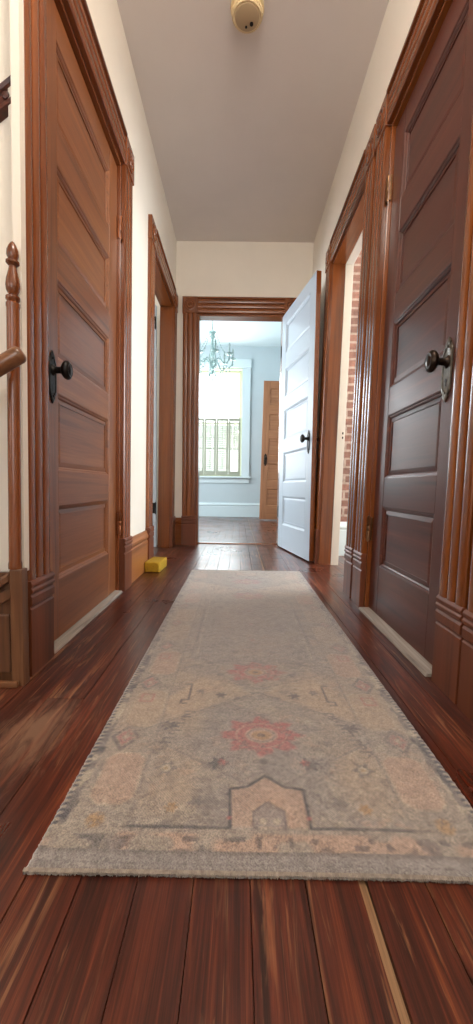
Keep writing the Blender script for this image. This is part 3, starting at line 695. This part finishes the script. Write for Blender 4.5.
    for cy in (1.30, 1.455): 
        d = np.abs(X)+np.abs(V-cy)*.8; blend(sm(np.abs(d-.03)-.003)*wear(.3,.5), slate, .6); blend(sm(d-.012, .004), red, .35)
    # arch (prayer-niche outline)
    arch = [(-.245,.563),(-.062,.563),(-.064,.640),(-.034,.646),(0,.672),(.032,.646),(.064,.640),(.064,.563),(.245,.563)]
    ins = sm(np.maximum(a-.062, np.maximum(.565-V, V-(.668-np.clip(a-.002,0,.03)*.8))), .006); blend(ins, pink, .6)
    blend(sm(line(arch, .0026), .0024)*wear(.05,.25), navy, 1.0)
    inn = [(-.026,.568),(-.024,.594),(0,.614),(.026,.594),(.026,.568)]
    blend(sm(np.maximum(a-.025, np.maximum(.566-V, V-(.613-.75*a))), .004), grey, .8); blend(sm(line(inn, .0018), .002)*wear(.2,.4), slate, .9)
    for px, py in ((-.010,.576),(.012,.576),(0,.556),(-.022,.562),(.024,.562)): blend(sm(np.hypot(X-px, V-py)-.006, .003), pale if py > .57 else slate, .75)
    blend(sm(np.hypot(X, V-.709)-.0075, .004)*wear(.2,.5), navy, .8)
    blend(sm(np.hypot(a-.064, V-.582)-.0035), red, .8)
    # small flowers, stars and hooks (mirrored left and right)
    def star(cx_, cy, R, col, op=.8):
        ux = a-cx_; uy = V-cy; r = np.hypot(ux, uy); th = np.arctan2(uy, ux); blend(sm(r-R*(.55+.45*np.cos(3*th)**2), .003)*wear(.25,.5), col, op)
    for cx_, cy, R, col in ((.088,.702,.020,navy),(.079,.706,.010,red),(.20,.815,.018,navy),(.093,.945,.016,navy),(.05,.93,.010,slate),(.145,.96,.014,slate),(.185,.688,.022,slate),
                            (.12,.61,.016,slate),(.16,.60,.012,ochre),(.135,.76,.012,slate),(.235,.64,.012,slate),(.10,1.05,.012,slate),(.13,1.12,.012,slate),(.06,1.2,.012,slate),(.13,1.25,.012,slate),(.09,1.4,.012,slate)):
        star(cx_, cy, R, col)
    blend(sm(np.hypot(a-.185, V-.688)-.009, .003), pale, .8); blend(sm(np.hypot(a-.185, V-.688)-.004), ochre, .6)
    hook = [(.186,.995),(.172,.995),(.172,.92),(.19,.92),(.19,.905),(.176,.905)]
    blend(sm(line(hook, .0028, a), .002)*wear(.2,.4), navy, .75)
    for cy in (.74,.76,.775,.80,.825,.85,.87):
        cxh = .16+.35*(.88-cy); hk_ = [(cxh-.012,cy),(cxh+.008,cy),(cxh+.008,cy-.012),(cxh,cy-.012)]; blend(sm(line(hk_, .0024, a), .002)*wear(.25,.5), navy, .7)
    # side border
    blend(sm(.222-a, .006), taupe, .5)
    blend(sm(np.abs(a-.222)-.0022)*wear(.35,.6), slate, .6); blend(sm(np.abs(a-.318)-.002)*wear(.3,.6), pale, .5)
    for k, (c_, half) in enumerate(((.665,.062),(.885,.075),(1.12,.075),(1.36,.075))):
        d = np.maximum(np.abs(a-.265)-.037, np.abs(V-c_)-half+np.clip(np.abs(a-.265)-.02,0,1)*.9); blend(sm(d, .005), (beige if k % 2 else pink), .6); blend(sm(np.abs(d)-.0018)*wear(.35,.6), pale, .6)
    for c_ in (.775,1.0,1.24,1.455):
        d = np.abs(a-.285)*1.1+np.abs(V-c_)*.8; blend(sm(np.abs(d-.030)-.005)*wear(.35,.6), navy, .65); blend(sm(d-.022, .004)*wear(.3,.55), red, .55); blend(sm(d-.008, .003), pale, .7)
    for c_ in (.925,1.16): 
        d = np.maximum(np.abs(a-.275)-.014, np.abs(V-c_)-.016); blend(sm(np.abs(d)-.003)*wear(.2,.5), red, .6)
    # outer guard: slate with pale flecks and dark ticks at the selvedge
    blend(sm(.318-a, .006), slate, .8)
    fl_ = vn(.016,.022,9); blend(np.clip((fl_-.55)*6,0,1)*sm(np.abs(a-.327)-.010, .004), pale, .85); blend(np.clip((.36-fl_)*7,0,1)*sm(np.abs(a-.325)-.010, .004), navy, .8)
    tick = (np.sin(Y*2*PI/.0125) > .0); blend(sm(.331-a, .002)*tick, navy, 1.0); blend(sm(.331-a, .002)*(~tick), pale, .6)
    # end borders
    blend(sm(T_-.068, .006), taupe, .7); blend(sm(np.maximum(T_-.060, .030-T_), .006)*np.clip((vn(.03,.02,11)-.42)*5,0,1), pink, .7)
    blend(sm(np.maximum(T_-.056, .032-T_), .004)*np.clip((vn(.012,.010,12)-.60)*8,0,1), navy, .65)
    blend(sm(T_-.027, .004), grey, .85); blend(sm(np.abs(T_-.029)-.0022), slate, .8); blend(sm(np.abs(T_-.012)-.002), slate, .35)
    blend(sm(np.hypot(a-.275, V-.573)-.014, .006)*wear(.2,.5), ochre, .85); blend(sm(np.hypot(a-.235, V-.535)-.014, .006)*wear(.2,.5), slate, .8)
    # overall fading
    fade = np.clip((big-.45)*1.2, 0, .28); blend(fade*wear(.35,.7), pale, .55)
    C *= (.74+.40*hf+.2*(fine-.5)+.24*(med-.5))[..., None]
    # surface
    Z = .0075+.0009*(fine-.5)+.0005*hf+.0022*(vn(.16,.22,15)-.5)
    jag_x = .0022*(rs.rand(ny)-.5); jag_y = .003*(rs.rand(nx)-.5)
    XX = X+cx; YY = Y.copy(); XX[:,0] += jag_x; XX[:,-1] -= jag_x; YY[0] += jag_y; YY[-1] -= jag_y
    YY = YY+.006*np.clip((X-.1)/.25,0,1)**2*np.clip(1-(Y-y0)/.2,0,1)*-1
    for k, zz in ((0,.0045),(1,.0066)):
        Z[k] = np.minimum(Z[k], zz); Z[-1-k] = np.minimum(Z[-1-k], zz); Z[:,k] = np.minimum(Z[:,k], zz); Z[:,-1-k] = np.minimum(Z[:,-1-k], zz)
    co = np.stack([XX, YY, Z], -1).reshape(-1, 3)
    idx = np.arange(ny*nx).reshape(ny, nx)
    F = np.stack([idx[:-1,:-1], idx[:-1,1:], idx[1:,1:], idx[1:,:-1]], -1).reshape(-1, 4)
    ring = np.concatenate([idx[0,:], idx[1:,-1], idx[-1,-2::-1], idx[-2:0:-1,0]])
    low = co[ring].copy(); low[:,2] = .0008; n0 = len(co)
    co = np.concatenate([co, low]); li = n0+np.arange(len(ring))
    F2 = np.stack([ring, li, np.roll(li,-1), np.roll(ring,-1)], -1)
    F = np.concatenate([F, F2]); colr = np.concatenate([C.reshape(-1,3), C.reshape(-1,3)[ring]*1.0]); colr = np.clip(colr, 0, 1)
    me = bpy.data.meshes.new('rug'); me.vertices.add(len(co)); me.vertices.foreach_set('co', co.ravel())
    me.loops.add(F.size); me.loops.foreach_set('vertex_index', F.ravel().astype(np.int32))
    me.polygons.add(len(F)); me.polygons.foreach_set('loop_start', np.arange(0, F.size, 4, dtype=np.int32))
    me.update(calc_edges=True); me.validate()
    ca = me.color_attributes.new('design', 'FLOAT_COLOR', 'POINT'); ca.data.foreach_set('color', np.concatenate([colr, np.ones((len(colr),1))], 1).ravel())
    me.polygons.foreach_set('use_smooth', [True]*len(me.polygons)); me.materials.append(M_rug)
    o = bpy.data.objects.new('runner_rug', me); COL.objects.link(o)
    tag(o, 'faded grey and beige runner rug with pink medallions on the hallway floor', 'rug')
    # bound yarn along the two cut ends
    rng = random.Random(4)
    for ye, sg in ((y0, -1), (y1, 1)):
        m = MB(); x = x0
        while x < x1:
            dx = -.006*max(0,(x-cx-.1)/.25)**2 if sg < 0 else 0
            l = rng.uniform(.001,.0028); tl = rng.uniform(-.001,.001); w = .0021
            m.tube([(x,ye+dx-sg*.003,.0062),(x+tl*.4,ye+dx+sg*l*.6,.0055),(x+tl,ye+dx+sg*l,.0022)], [w,w*.9,w*.3], 5); x += .0031
        m.build('binding', M_yarn, o, smooth=True)
build_rug()

# ------------------------------------------------------------------ light
w = bpy.data.worlds.new('daylight'); S.world = w; w.use_nodes = True
bg = w.node_tree.nodes['Background']; bg.inputs['Color'].default_value = (.93, .97, 1, 1); bg.inputs['Strength'].default_value = 5.0
def area(name, loc, rot, sx, sy, power, col):
    l = bpy.data.lights.new(name, 'AREA'); l.shape = 'RECTANGLE'; l.size = sx; l.size_y = sy; l.energy = power; l.color = col
    o = bpy.data.objects.new(name, l); COL.objects.link(o); o.location = loc; o.rotation_euler = [math.radians(a) for a in rot]; return o
area('daylight_far_window', (-.4, YB+.35, 1.67), (-90, 0, 0), .95, 1.9, 42, (.88,.96,1))
area('far_room_side_fill', (-2.4, 5.3, 1.7), (0, -90, 0), 1.8, 1.8, 52, (.82,.95,1))  # fill through an unseen side opening, added to brighten the far room
area('daylight_left_room', (-3.2, 2.75, 1.55), (0, -90, 0), 1.5, 1.4, 24, (.92,.97,1))
area('daylight_right_room', (3.1, 2.5, 1.5), (0, 90, 0), 1.6, 1.5, 75, (.88,.96,1))

l = bpy.data.lights.new('hall_overhead_fill', 'POINT'); l.energy = 36; l.color = (1,.91,.80); l.shadow_soft_size = .14  # unseen overhead fill added to brighten the near hall
lo = bpy.data.objects.new('hall_overhead_fill', l); COL.objects.link(lo); lo.location = (.10, .42, 2.47)

# ------------------------------------------------------------------ camera
f_px, roll, vp = 385., math.radians(.85), (238-236.5, 487-512)
fy = Vector((vp[0], -vp[1], f_px)).normalized(); up = Vector((math.sin(roll), math.cos(roll), 0)); fz = (up-fy*up.dot(fy)).normalized()
fx = fz.cross(fy)
if fx.x < 0: fx = -fx
cam = bpy.data.cameras.new('camera'); co = bpy.data.objects.new('camera', cam); COL.objects.link(co)
m3 = Matrix(((fx.x, fx.y, -fx.z), (fy.x, fy.y, -fy.z), (fz.x, fz.y, -fz.z)))
co.matrix_world = Matrix.Translation((0, 0, .534)) @ m3.to_4x4()
cam.sensor_fit = 'VERTICAL'; cam.sensor_height = 36; cam.lens = 36*f_px/1024; cam.clip_start = .02
S.camera = co
S.view_settings.view_transform = 'Standard'; S.view_settings.look = 'None'; S.view_settings.gamma = 1; S.view_settings.use_curve_mapping = False
S.view_settings.exposure = .42
S.cycles.use_denoising = True; S.cycles.max_bounces = 10; S.cycles.diffuse_bounces = 5
